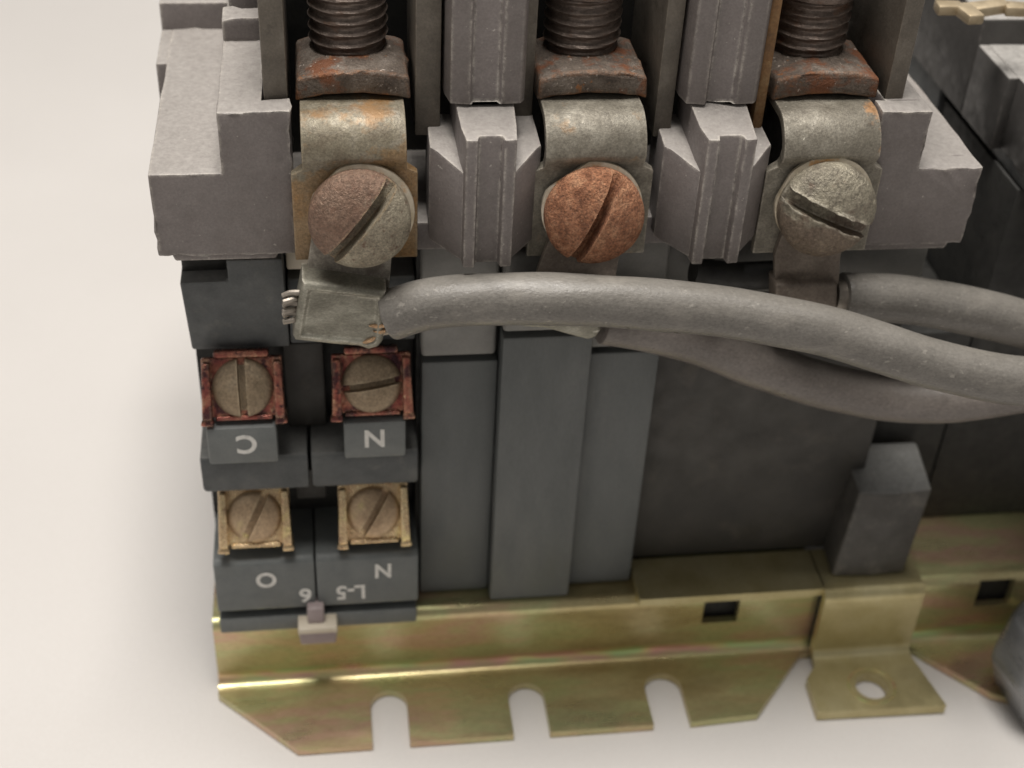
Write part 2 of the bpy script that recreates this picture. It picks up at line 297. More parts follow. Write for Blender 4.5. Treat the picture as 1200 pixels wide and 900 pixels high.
def screw_head_bm(c, normal, R, h, slot_w, slot_d, ang, rim=.6, rough=.0, seed=0, burr=0, up=Vector((0, 0, 1)), chip=None, half=0):
    """slotted domed head: structured grid with its slot running along v; ang = slot angle from horizontal as seen from outside"""
    bm = bmesh.new(); n = Vector(normal).normalized()
    right = up.cross(n).normalized()          # viewer looks along -n; right hand side of the viewer
    vup = n.cross(right)
    ca, sa = math.cos(math.radians(ang)), math.sin(math.radians(ang))
    dv = right*ca+vup*sa; du = right*sa-vup*ca
    hw = slot_w/2
    us = [-R*math.cos(math.pi/2*i/14) for i in range(15)]
    us = [-R*math.sin(math.pi/2*(1-i/14)) for i in range(15)]
    us = [u for u in us if u < -hw-.15]+[-hw-.12, -hw-.02]
    cols = [(u, 0) for u in us]+[(-hw+.06, 1), (0, 1), (hw-.06, 1)]+[(-u, 0) for u in reversed(us)]
    m = 34; grid = []
    def height(u, v):
        q = min(1, (u*u+v*v)/(R*R)); return rim+(h-rim)*math.sqrt(max(0, 1-q*.96))*1.0
    for u, s in cols:
        ext = math.sqrt(max(0, R*R-u*u)); row = []
        for j in range(m+1):
            v = ext*math.sin(math.pi/2*(2*j/m-1))
            z = height(u, v)
            nv = mnoise.noise(Vector((u*.9+seed*7, v*.9, seed)))
            z += rough*(nv+.6*mnoise.noise(Vector((u*2.6+seed, v*2.6, 3))))
            if half: z += half*(1 if u > 0 else -1)*(1-(u*u+v*v)/(R*R))
            uu = u
            if s: z = max(rim*.4, h-slot_d-.25*h*(v*v/(R*R)))+rough*.8*nv
            elif burr and abs(u) < hw+.2:
                b = mnoise.noise(Vector((v*.7, seed, u*.2)))
                z += burr*max(0, b+.25); uu = u-math.copysign(burr*.9*b, u)
            row.append(bm.verts.new(Vector(c)+du*uu+dv*v+n*z))
        grid.append(row)
    for a, b in zip(grid, grid[1:]):
        for j in range(m): bm.faces.new((a[j], b[j], b[j+1], a[j+1]))
    bmesh.ops.remove_doubles(bm, verts=bm.verts, dist=1e-3)
    be = [e for e in bm.edges if e.is_boundary]
    ex = bmesh.ops.extrude_edge_only(bm, edges=be)
    nv = [g for g in ex['geom'] if isinstance(g, bmesh.types.BMVert)]
    for v in nv:
        d = (v.co-Vector(c)).dot(n); v.co -= n*d
    return bm
def disc_bm(c, normal, R, th, flat=None, seg=48):
    bm = bmesh.new(); n = Vector(normal).normalized(); r = Vector((0, 0, 1)).cross(n).normalized(); u = n.cross(r)
    pts = []
    for k in range(seg):
        a = 2*math.pi*k/seg; x, y = R*math.cos(a), R*math.sin(a)
        if flat:
            fa, fd = flat; fx, fy = math.cos(fa), math.sin(fa); d = x*fx+y*fy
            if d > fd: x -= (d-fd)*fx; y -= (d-fd)*fy
        pts.append(Vector(c)+r*x+u*y)
    add_prism(bm, pts, n*th); return bm
def thread_bm(cx, cy, z0, z1, r, pitch=1.55, depth=.55, seg=48, per=8, taper=0):
    bm = bmesh.new(); rows = int((z1-z0)/pitch*per); prev = None
    for i in range(rows+1):
        z = z0+(z1-z0)*i/rows; ring = []
        for k in range(seg):
            a = 2*math.pi*k/seg; ph = ((z-z0)/pitch-k/seg) % 1
            d = depth*min(1, abs(ph-.5)*2.6)
            rr = r-d-(taper*max(0, 1-(z-z0)/1.2))+.05*mnoise.noise(Vector((math.cos(a)*3, math.sin(a)*3, z*1.3)))
            ring.append(bm.verts.new((cx+rr*math.cos(a), cy+rr*math.sin(a), z)))
        if prev:
            for k in range(seg): bm.faces.new((prev[k], prev[(k+1) % seg], ring[(k+1) % seg], ring[k]))
        else: bm.faces.new(list(reversed(ring)))
        prev = ring
    bm.faces.new(prev); return bm
def text_bm(s, size, centre, weight=.03, wide=1.0):
    """flat print on a face looking along -y, upside down as in the photo"""
    cu = bpy.data.curves.new('print', 'FONT'); cu.body = s; cu.size = size; cu.offset = weight; cu.extrude = .02; cu.resolution_u = 6; cu.align_x = 'CENTER'; cu.align_y = 'CENTER'
    o = bpy.data.objects.new('print', cu); col.objects.link(o)
    bpy.context.view_layer.update()
    me = o.evaluated_get(bpy.context.evaluated_depsgraph_get()).to_mesh()
    bm = bmesh.new(); bm.from_mesh(me); o.to_mesh_clear()
    bpy.data.objects.remove(o); bpy.data.curves.remove(cu)
    xs_ = [v.co.x for v in bm.verts]; ys_ = [v.co.y for v in bm.verts]
    for v in bm.verts: v.co.x -= (min(xs_)+max(xs_))/2; v.co.y -= (min(ys_)+max(ys_))/2
    c = Vector(centre); rot = getattr(text_bm, 'rot', 0)
    for v in bm.verts:
        x, y = v.co.x*wide, v.co.y
        x, y = x*math.cos(rot)-y*math.sin(rot), x*math.sin(rot)+y*math.cos(rot)
        v.co = Vector((c.x-x, c.y-v.co.z, c.z-y))
    return bm

# ------------------------------------------------------------------ table
bm = bmesh.new(); zt = -OZ
for x, y in ((-1500, -1500), (1500, -1500), (1500, 1500), (-1500, 1500)): bm.verts.new((x, y, zt))
bm.faces.new(bm.verts[:])
o = finish('tabletop', bm, PAPER); o['kind'] = 'structure'; o['label'] = 'white paper covered tabletop under the contactor'

# ------------------------------------------------------------------ contactor
CON = thing('contactor', (22, 5, -OZ), 'grey electrical contactor with three screw terminals, lying on a gold base plate', 'contactor')

# --- base plate (device frame profile: lip, riser, flange)
def base_plate(name, x0, x1, holes, outline, slots, parent, mat):
    zf, th = -68.9, 1.1
    prof = [(16, -58.25), (2.2, -58.25)]+arc(1.2, -59.7, 1.45, 75, 180, 6)+[(-.25, -60.2), (-.3, -63.5), (-.3, -64.6)]+arc(-1.75, -67.45, 1.45, 0, -75, 6)[:]
    prof = [(y, z) for y, z in prof]
    prof += [(-2.0, zf)]
    bm = bmesh.new()
    xs = sorted({x0, x1, *[h for hh in holes for h in hh[:2]]}); 
    # refine x for even shading
    def inside(xa, xb, za, zb):
        return any(xa >= h[0]-1e-6 and xb <= h[1]+1e-6 for h in holes)
    rows = []
    for x in xs: rows.append([bm.verts.new((x, y, z)) for y, z in prof])
    for a, b, xa, xb in zip(rows, rows[1:], xs, xs[1:]):
        for j in range(len(prof)-1):
            zm = (prof[j][1]+prof[j+1][1])/2; ym = (prof[j][0]+prof[j+1][0])/2
            if inside(xa, xb, 0, 0) and -63.2 < zm < -59.0 and ym < 1.2: continue
            bm.faces.new((a[j], a[j+1], b[j+1], b[j]))
    # thickness inwards
    bmesh.ops.recalc_face_normals(bm, faces=bm.faces)
    f0 = next(iter(f for f in bm.faces if abs(f.normal.z) > .9))
    if f0.normal.z < 0: bmesh.ops.reverse_faces(bm, faces=bm.faces)
    bmesh.ops.solidify(bm, geom=bm.faces[:], thickness=th)
    # the flange with its open slots, butted against the bend
    pts = outline
    bm2 = bmesh.new()
    a = [bm2.verts.new((x, y, zf)) for x, y in pts]; b = [bm2.verts.new((x, y, zf-th)) for x, y in pts]; n = len(pts)
    fa = bm2.faces.new(a); fa.normal_update()
    for i in range(n): bm2.faces.new((a[i], b[i], b[(i+1) % n], a[(i+1) % n]))
    mir = dict(zip(a, b))
    for f in bmesh.ops.triangulate(bm2, faces=[fa], ngon_method='EAR_CLIP')['faces']: bm2.faces.new([mir[v] for v in reversed(f.verts)])
    me = bpy.data.meshes.new('t'); bm2.to_mesh(me); bm2.free(); bm.from_mesh(me); bpy.data.meshes.remove(me)
    for f in bm.faces: pass
    return finish(name, bm, mat, parent, 0)
def slot(xc, w, ytop, ybot):
    r = w/2; cyy = ytop-r
    L_ = [(xc+r, ybot)]+[(xc+r*math.cos(math.radians(a)), cyy+r*math.sin(math.radians(a))) for a in range(0, 181, 15)]+[(xc-r, ybot)]
    return list(reversed(L_))
yb = -12.1
out = [(-19.9, -2.0), (-19.9, -2.4), (-9.8, yb)]
for xc, w_, yt in ((1.8, 4.7, -3.6), (19.6, 4.7, -3.9), (37.8, 4.9, -3.8)): out += slot(xc, w_, yt, yb)
out += [(49.2, -11.6), (57.6, -2.0)]
BP = base_plate('base_plate', -19.9, 59.2, [(43.6, 48.4)], out, None, CON, ZINC)
box('base_plate_core', -19, 58, 1.4, 16, -68.8, -59.6, BLACK, CON, 0)

# --- bracket between the two contactors: shelf, tongue, foot with a hole
BR = None
bm = bmesh.new()
pth = [(5.8, -57.0), (-.9, -57.0)]+arc(-1.2, -58.5, 1.5, 78, 180, 6)+[(-2.7, -60), (-2.7, -66.7)]
shelf = [(5.8, -57.0), (-1.6, -57.0)]
add_box(bm, 34.4, 59.2, -1.55, 5.8, -58.15, -57.0)
add_strip(bm, pth+list(reversed([(-4.0+1.3*math.cos(math.radians(a)), -66.9-1.25*math.sin(math.radians(a))) for a in range(80, 0, -20)]))[0:0]+arc(-4.0, -67.1, 1.3, 0, -78, 5)+[(-4.6, -68.4)], 59.0, 72.6, -1.15)
# foot
bmf = bmesh.new()
c = at(1022, 802, 2, -67.9)
outer = [(59.2, -4.2), (57.2, -6.6), (57.0, -12.4), (74.3, -12.7), (72.6, -4.2)]
cx, cyh = c.x+.1, -8.7; rh = 2.15
hole = [(cx+rh*math.cos(2*math.pi*k/24), cyh+rh*math.sin(2*math.pi*k/24)) for k in range(24)]
def ring_plate(bm, outer, inner, z, th):
    """plate with one hole: outer outline resampled radially against the hole"""
    n = len(inner); ccx = sum(p[0] for p in inner)/n; ccy = sum(p[1] for p in inner)/n
    angs = sorted([math.atan2(p[1]-ccy, p[0]-ccx) for p in outer]+[math.atan2(p[1]-ccy, p[0]-ccx) for p in inner])
    def hit(poly, a):
        d = Vector((math.cos(a), math.sin(a))); best = None
        for (ax, ay), (bx, by) in zip(poly, poly[1:]+poly[:1]):
            ex, ey = bx-ax, by-ay; den = d.x*ey-d.y*ex
            if abs(den) < 1e-9: continue
            t = ((ax-ccx)*ey-(ay-ccy)*ex)/den; s = ((ax-ccx)*d.y-(ay-ccy)*d.x)/den
            if t > 0 and -1e-6 <= s <= 1+1e-6: best = t if best is None else min(best, t)
        return (ccx+d.x*best, ccy+d.y*best)
    O = [hit(outer, a) for a in angs]; I = [hit(inner, a) for a in angs]; m = len(angs)
    v = [[bm.verts.new((x, y, zz)) for x, y in P] for P, zz in ((O, z), (I, z), (O, z-th), (I, z-th))]
    for k in range(m):
        j = (k+1) % m
        bm.faces.new((v[0][k], v[0][j], v[1][j], v[1][k])); bm.faces.new((v[2][k], v[3][k], v[3][j], v[2][j]))
        bm.faces.new((v[0][k], v[2][k], v[2][j], v[0][j])); bm.faces.new((v[1][k], v[1][j], v[3][j], v[3][k]))
ring_plate(bmf, outer, hole, -68.4, 1.55)
me = bpy.data.meshes.new('t'); bmf.to_mesh(me); bmf.free(); bm.from_mesh(me); bpy.data.meshes.remove(me)
BR = finish('mounting_bracket', bm, ZINCP, CON, .12, 1, 50)
# embossed ring round the hole
bm = bmesh.new(); 
ringp = [(cx+3.1*math.cos(2*math.pi*k/40), cyh+2.9*math.sin(2*math.pi*k/40), -68.42) for k in range(41)]
add_tube(bm, ringp, .13, 6); finish('washer_mark', bm, ZINC, BR)

# --- post on the bracket
zb = -57.0
pb = [Vector((60.6, .5, zb)), Vector((65.6, .15, zb)), Vector((70.6, .5, zb)), Vector((71.2, 10.5, zb)), Vector((61.2, 10.5, zb))]
pt = [Vector((61.9, 1.2, -42.8)), Vector((66.4, .85, -42.9)), Vector((71.6, 1.3, -42.8)), Vector((73.2, 11.2, -43.2)), Vector((62.8, 11.4, -43.2))]
bm = bmesh.new(); va = [bm.verts.new(p) for p in pb]; vb = [bm.verts.new(p) for p in pt]
bm.faces.new(va); bm.faces.new(list(reversed(vb)))
for i in range(5): bm.faces.new((va[i], vb[i], vb[(i+1) % 5], va[(i+1) % 5]))
finish('interlock_post', bm, POST, CON, .5, 3)
box('gap_filler', 64.5, 77.2, 12.0, 40, -57.0, -26, BLACK, CON, .5)  # black box added to keep the gap between the contactors dark

# --- bodies behind
box('rear_body', 26, 64.4, 6.0, 40, -57.0, -14.5, DARK, CON, .6)
box('upper_body', 26, 64.6, 4.6, 40, -14.2, -5.6, PANELT, CON, .8)
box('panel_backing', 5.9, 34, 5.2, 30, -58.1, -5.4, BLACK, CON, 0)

# --- three front panels with their paler upper ends
def panel(name, x0, x1, y, ztop, zcut, zbot, xs=0):
    p = box(name, x0, x1, y, y+6, zbot, zcut-.45, PANEL, CON, .35)
    q = box('panel_upper_end', x0-.05, x1-.35, y-.1, y+6, zcut+.35, ztop, PANELT, CON, .5, seg=3)
zl = Y(540, 420, 3).z; zc = Y(640, 391, 1).z; zr = Y(745, 409, 3).z
panel('side_panel', 6.35, 15.15, 3.0, -5.2, zl, -58.1)
panel('centre_rib', 15.25, 25.5, 1.0, -5.5, zc, -58.15)
panel('side_panel', 25.6, 34.0, 3.0, -5.2, zr, -58.1)

# --- coil block
cb = CON
X0, X1, XM = -19.2, 5.85, -6.75
def loft(name, rows, back, mat, parent, bevel=.3):
    """rows: (z, y_front, x0, x1) from top to bottom"""
    bm = bmesh.new(); R_ = []
    for z, y, a, b in rows: R_.append([bm.verts.new((a, y, z)), bm.verts.new((b, y, z)), bm.verts.new((b, back, z)), bm.verts.new((a, back, z))])
    for r, s in zip(R_, R_[1:]):
        for k in range(4): bm.faces.new((r[k], r[(k+1) % 4], s[(k+1) % 4], s[k]))
    bm.faces.new(R_[0]); bm.faces.new(list(reversed(R_[-1])))
    return finish(name, bm, mat, parent, bevel)
bm = bmesh.new()
cy_ = lambda z: 2.0+(-6-z)*.17
add_prism(bm, [(x, cy_(z), z) for x, z in ((-19.35, -8.95), (-14.3, -8.9), (-14.3, -6.0), (-8.45, -6.0), (-8.3, -19.0), (-19.05, -19.0))], (0, 16, 0))
CB = finish('coil_block', bm, COIL, CON, .3)
box('coil_block_slot', -19.2, -14.35, 4.8, 18, -9.2, -5.4, BLACK, CB, .1)
loft('coil_block_shoulder', [(-10.2, 4.6, -8.2, 5.7), (-12.2, 3.9, -8.2, 5.7), (-18.6, 4.2, -8.2, 5.7), (-19, 8, -8.2, 5.7)], 20, COIL, CB)
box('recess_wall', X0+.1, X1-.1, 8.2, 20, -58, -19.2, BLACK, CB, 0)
# column between the two upper terminals, and the thin rib dividing the halves
box('divider', -9.1, -4.6, 5.6, 9, -31.8, -19.6, DARK, CB, .4)
for za, zb_, yf in ((-31.9, -37.6, .6),):
    for xa, xb in ((X0, XM-.18), (XM+.18, X1)):
        loft('terminal_ledge', [(za, yf+.3, xa, xb), (za-1, yf, xa, xb), (zb_+.8, yf, xa+.05, xb), (zb_, yf+.9, xa+.7, xb)], 12, COIL, CB, .3)
box('lower_divider', -8.6, -5.0, 4.8, 9, -42.5, -37.8, DARK, CB, .3)
# lower label band, split in halves, and the band below it
for xa, xb in ((-18.9, XM-.1), (XM+.1, 5.85)):
    loft('label_band', [(-47.1, -.2, xa, xb), (-47.6, -.9, xa, xb), (-55.2, -1.0, xa, xb), (-55.9, -.3, xa, xb)], 12, LABEL, CB, .25)
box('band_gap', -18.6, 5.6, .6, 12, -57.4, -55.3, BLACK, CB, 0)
box('lower_band', -18.9, 5.7, -.95, 1.2, -59.3, -56.75, LABEL, CB, .3)

# labels above the ledge (letters C and N)
def lab(x0, x1, z0, z1, y=-.5): return box('label_block', x0, x1, y, 1.4, z0, z1, LABEL, CB, .3)
L1 = lab(-18.0, -10.2, -31.85, -26.6); L2 = lab(-2.7, 4.35, -31.85, -26.6)
def letters(s, px, py, y, size, parent, rot=0, wide=1.15, weight=.06):
    text_bm.rot = math.radians(rot)
    p = at(px, py, 1, y); return finish('lettering', text_bm(s, size, p, weight, wide), INK, parent)
letters('C', 289, 521, -.515, 3.6, L1, 0, .95, .09); letters('N', 439, 514, -.515, 3.5, L2, 0, .95, .09)
BANDS = [c_ for c_ in CB.children if c_.name.startswith('label_band')]
letters('O', 312, 680, -1.02, 3.3, BANDS[0], 0, .95, .09); letters('6', 358, 698, -1.02, 3.2, BANDS[0], 0, 1.0, .08)
letters('N', 449, 669, -1.02, 3.2, BANDS[1], 0, .9, .09); letters('L-5', 411, 694, -1.02, 3.2, BANDS[1], 0, .9, .08)

# small plastic clip hooked over the bottom of the block
bm = bmesh.new()
add_box(bm, -8.0, -5.9, -2.2, .2, -58.4, -54.5)
add_prism(bm, [(-9.25, -2.8, -57.9), (-9.0, -2.9, -60.2), (-4.6, -2.9, -60.2), (-4.3, -2.8, -57.9)], (0, 2.0, 0))
CLIP = finish('clip', bm, MAUVE, CB, .3, 3)
bm = bmesh.new(); add_prism(bm, [(-9.2, -3.0, -57.2), (-9.25, -3.05, -58.1), (-4.3, -3.05, -58.1), (-4.4, -3.0, -57.2)], (0, 2.3, .35)); finish('clip_lit_top', bm, CREAM, CLIP, .2, 2)  # pale cap paints the lit top face of the clip

# terminals
def terminal(px, py, y, tilt, mat, smat, ang, w=8.9, h=8.6, rs=3.35):
    c = at(px, py, 1, y); t = math.radians(tilt); n = Vector((0, -math.cos(t), math.sin(t))); up = Vector((0, math.sin(t), math.cos(t))); rt = Vector((1, 0, 0))
    def P(a, b, d): return c+rt*a+up*b+n*d
    bm = bmesh.new()
    b0 = -h*.40
    add_prism(bm, [P(-w/2, b0, -1.8), P(w/2, b0, -1.8), P(w/2, h*.4, -1.8), P(-w/2, h*.4, -1.8)], n*.9)          # base of the saddle
    add_prism(bm, [P(-w*.34, h*.4, -1.7), P(w*.34, h*.4, -1.7), P(w*.34, h*.50, -1.7), P(-w*.34, h*.50, -1.7)], n*1.3)   # back lip
    add_prism(bm, [P(-w*.36, b0-.35, -1.7), P(w*.36, b0-.35, -1.7), P(w*.35, b0+.25, -1.7), P(-w*.35, b0+.25, -1.7)], n*1.1)  # front lip
    for s in (-1, 1):                                                                                                # turned up sides with splayed feet
        a0, a1 = (s*w*.5, s*(w*.5-1.0))
        top_ = h*.36
        add_prism(bm, [P(a0*1.03, b0, -1.8), P(a1, b0, -1.8), P(a1, top_, -1.8), P(a0*.97, top_, -1.8)], n*2.1)
        add_prism(bm, [P(a0*1.09, b0-.85, -1.8), P(a1*.97, b0-.95, -1.8), P(a1, b0, -1.8), P(a0*1.03, b0, -1.8)], n*1.7+up*.1)
    T = finish('terminal_saddle', bm, mat, CON, .26, 3)
    finish('terminal_screw', screw_head_bm(c-n*1.5, n, rs, 2.0, .85, 1.1, ang, rim=.7, rough=.04, seed=px, burr=.05), smat, T)
    return T
terminal(284, 456, .9, 24, TERMR, SSCR, 91)
terminal(436, 451, .9, 24, TERMR, SSCR, 8)
terminal(298, 607, .4, 26, TERMB, SSCRB, 64, w=8.4, h=9.0, rs=3.2)
terminal(438, 602, .4, 26, TERMB, SSCRB, 60, w=8.4, h=9.0, rs=3.2)
# cream plastic piece showing between the coil block and the wire lug
box('spacer', -8.2, -4, 4.9, 9, -9.3, -5.6, CREAM, CON, .3)

# --- contact housing
def corner(parent, s, ox, oy, dz, xtop=-6.8, xin=-6.9, HOUS=HOUS):
    """stepped end block; s=+1 for the left end, -1 mirrors it"""
    def X(x): return ox+s*x
    bm = bmesh.new()
    poly = [(-20.9, 5.4), (-13.75, 5.4), (-13.75, 12.0), (-9.5, 12.05), (xtop, 12.1), (xin, -4.1), (-9.5, -4.1), (-20.75, -4.0)]
    r0 = [bm.verts.new((X(x), oy, z+dz)) for x, z in poly]; r1 = [bm.verts.new((X(x), oy+2.7, z+dz)) for x, z in poly]
    keep = [0, 1, 2, 3, 6, 7]; r2 = [bm.verts.new((X(poly[k][0])+s*.15, oy+35, poly[k][1]+dz)) for k in keep]
    bm.faces.new(r0)
    for k in range(8): bm.faces.new((r0[k], r1[k], r1[(k+1) % 8], r0[(k+1) % 8]))
    bm.faces.new((r1[3], r1[4], r1[5], r1[6]))
    q1 = [r1[k] for k in keep]
    for k in range(6): bm.faces.new((q1[k], r2[k], r2[(k+1) % 6], q1[(k+1) % 6]))
    bm.faces.new(list(reversed(r2)))
    H = finish('end_block', ragged(bm, .09, 1.0), HOUS, parent, .16, 2, 20)
    bm = bmesh.new(); add_prism(bm, [Vector((X(x), oy+25.5, z+dz)) for x, z in ((-22.0, 5.4), (-20.6, 5.4), (-20.6, -4), (-22.0, -4))], (0, 9.5, 0)); finish('end_flange', bm, HOUS, H, .3)
    bm = bmesh.new(); add_prism(bm, [Vector((X(x), oy+35.0, z+dz)) for x, z in ((-22.0, 8.6), (-13.9, 8.6), (-13.9, -4), (-22.0, -4))], (0, 30, 0)); finish('rear_wall', bm, HOUS, H, .3)
    bm = bmesh.new(); add_prism(bm, [Vector((X(x), oy+16.5, z+dz)) for x, z in ((-13.7, 14.6), (-9.4, 14.7), (-9.4, 11.8), (-13.7, 11.8))], (0, 3.2, 0)); sub(bm, 3)
    for v in bm.verts:
        if v.co.z > 13.5+dz: v.co.z += .5*mnoise.noise(v.co*1.3)-.2
    finish('broken_rib', bm, HOUS, H, .2)
    bm = bmesh.new(); add_prism(bm, [Vector((X(x), oy+22, z+dz)) for x, z in ((-13.2, 16.6), (-9.4, 16.8), (-9.4, 11.8), (-13.2, 11.8))], (0, 30, 0)); finish('rear_rib', bm, HOUS, H, .3)
    # thin lip under the block
    bm = bmesh.new(); add_prism(bm, [Vector((X(x), oy+.5, z+dz)) for x, z in ((-19.6, -4.0), (-8.6, -4.0), (-9.0, -5.0), (-19.3, -5.0))], (0, 10, 0)); finish('under_lip', bm, HOUS, H, .25)
    return H
corner(CON, 1, 0, 0, 0)
corner(CON, -1, 45.9-1.15, 0, -1.1, xtop=-8.4, xin=-8.3)

box('housing_floor', -7.2, 53.5, 1.2, 40, -4.9, -1.5, HOUS, CON, .3)
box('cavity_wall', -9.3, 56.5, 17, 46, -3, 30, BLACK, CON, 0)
DZ = lambda x: -.017*x

def barrier(c):
    dz = DZ(c)+.2
    def cs(pts, z0, z1, name, shear=0, top=0, parent=CON, bev=.22):
        bm = bmesh.new(); n = len(pts)
        a = []; b = []
        for x, y in pts:
            zz0 = z0+dz+(shear*.5*max(0, abs(x)-2.5)); zz1 = z1+dz
            if callable(top): zz1 += top(x, y)
            a.append(bm.verts.new((c+x, y, zz0))); b.append(bm.verts.new((c+x, y, zz1)))
        bm.faces.new(a); bm.faces.new(list(reversed(b)))
        for i in range(n): bm.faces.new((a[i], b[i], b[(i+1) % n], a[(i+1) % n]))
        bmesh.ops.triangulate(bm, faces=[f for f in bm.faces if len(f.verts) > 4])
        return finish(name, bm, HOUS, parent, bev*.6, 2, 40)
    low = [(-3.1, 6), (-2.75, -2.2), (-2.45, -5.0), (-1.35, -5.1), (-1.15, -4.1), (1.1, -4.1), (1.3, -5.1), (2.45, -5.0), (2.75, -2.2), (3.1, 6)]
    B = cs(low, -3.2, 11.2, 'phase_barrier', .3, lambda x, y: (1.3 if y > 1 else 0)+(.0))
    wing = lambda s: [(s*2.3, 6), (s*5.5, 6), (s*5.6, -.3), (s*5.0, -1.1), (s*2.3, -4.3)]
    for s in (-1, 1):
        cs(wing(s), -3.0, 8.6, 'barrier_wing', .28, lambda x, y: (-1.6 if y < -3 else (-.5 if y < 0 else 0)), parent=B, bev=.35)
    up = [(-4.3, 14), (-3.9, 3.2), (-3.5, 1.2), (-1.9, .9), (-1.6, .9), (-1.3, 1.7), (1.3, 1.7), (1.6, .9), (3.5, 1.0), (3.9, 1.6), (4.0, 14)]
    cs(up, 12.0, 34, 'barrier_upper', 0, 0, parent=B, bev=.25)
    return B
barrier(12.35); barrier(36.2)

# --- poles
def pole(xc, dz, strap_mat, clamp_mat, smat, ang, seed, slot_w, rim, rough, burr, scr_px, th_px, flat, half=0, collar=False, wo=(-.1, .35)):
    # plated strap: screw palm, arched neck, tail under the clamp
    prof = [(-1.0, -4.3), (-1.0, 5.6), (-1.1, 6.2), (-1.7, 7.0), (-2.1, 7.7)]+arc(2.0, 7.4, 4.15, 172, 95, 8)+[(3.2, 11.5), (11, 11.5)]
    prof = [(y, z+dz) for y, z in prof]
    bm = bmesh.new()
    add_strip(bm, prof, xc-6.55, xc+6.0, .95, lambda i: 0 if prof[i][1]-dz < 6.0 else 1.15)
    S = finish('terminal_strap', bm, strap_mat, CON, .16, 2)
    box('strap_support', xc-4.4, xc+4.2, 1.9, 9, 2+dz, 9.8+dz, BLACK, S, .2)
    # arched clamp under the big threaded screw
    bm = bmesh.new(); pts = []; nb = 12
    for i in range(nb+1):
        x = -5.8+11.4*i/nb; pts.append(Vector((xc+x, 3.3, 11.65+dz+.95*(1-(x/5.8)**2)*.8-.25)))
    for i in range(nb+1):
        x = 5.4-11.0*i/nb; pts.append(Vector((xc+x, 3.3, 13.75+dz+.85*(1-(x/5.6)**2))))
    add_prism(bm, pts, (0, 9.5, 0))
    finish('clamp_block', ragged(bm, .085, 1.2), clamp_mat, CON, .32, 3)
    # threaded screw standing on the clamp
    tx = th_px
    finish('threaded_screw', thread_bm(tx, 10.6, 14.0+dz, 28+dz, 4.05, pitch=1.2, depth=.42, taper=.45), THREAD, CON)
    if collar:
        bm = bmesh.new(); seg = 40
        add_prism(bm, [(tx+4.4*math.cos(2*math.pi*k/seg), 10.6+4.4*math.sin(2*math.pi*k/seg), 20.5+dz) for k in range(seg)], (0, 0, 8))
        finish('screw_collar', bm, THREAD, CON, .3)
    # washer and slotted screw
    c = at(scr_px[0], scr_px[1], 1, -5.2); c = at(scr_px[0], scr_px[1], 1, -3.1); c = Vector((c.x, -2.0, c.z))
    n = Vector((-.03, -1, .10)).normalized()
    W_ = finish('washer', disc_bm(c+Vector((wo[0], .05, wo[1])), n, 5.25, .55, flat), WASH, CON, .12)
    finish('slotted_screw', screw_head_bm(c+n*.55, n, 5.1, 3.4, slot_w, 2.0, ang, rim=.9, rough=rough, seed=seed, burr=burr, half=half), smat, CON)
pole(-.45, 0, STRAPR, CLAMP, SCR1, 52, 1, 1.25, 1.2, .07, .06, (422, 257), -.75, (2.4, 4.9), half=.14, wo=(.28, .3))
pole(23.6, -.3, STRAP, CLAMP, SCR2, 66, 4, 1.25, 1.2, .09, .10, (696, 253), 23.3, (2.2, 4.6), collar=True)
pole(48.1, -.75, STRAP3, CLAMP, SCR3, -24, 9, 1.7, 1.2, .09, .55, (968, 246), 47.7, (2.75, 5.0), collar=True)

# --- side plates of the contact bays
def splate(x0, x1, y0, y1, z0, mat=PLATE, z1=34): return box('side_plate', x0, x1, y0, y1, z0, z1, mat, CON, .2)
splate(-9.3, -6.95, 3.0, 16, 4.0)
splate(5.55, 8.1, 3.4, 16, 7.4)
splate(15.75, 17.75, 5.2, 16, 6.0)
splate(30.1, 31.95, 3.0, 20, 7.0)
splate(40.5, 41.6, 2.8, 16, 6.0, RUSTPL)
splate(54.35, 56.35, 3.0, 20, 9.9)

# dark rubbery stub under the second barrier
bm = bmesh.new(); p0, p1 = Y(812, 318, 1.5), Y(905, 322, 1.5)
add_tube(bm, spline([p0, p0.lerp(p1, .5)+Vector((0, 0, -.4)), p1], 6), 1.6, 20); finish('dark_sleeve', bm, BLACK, CON)
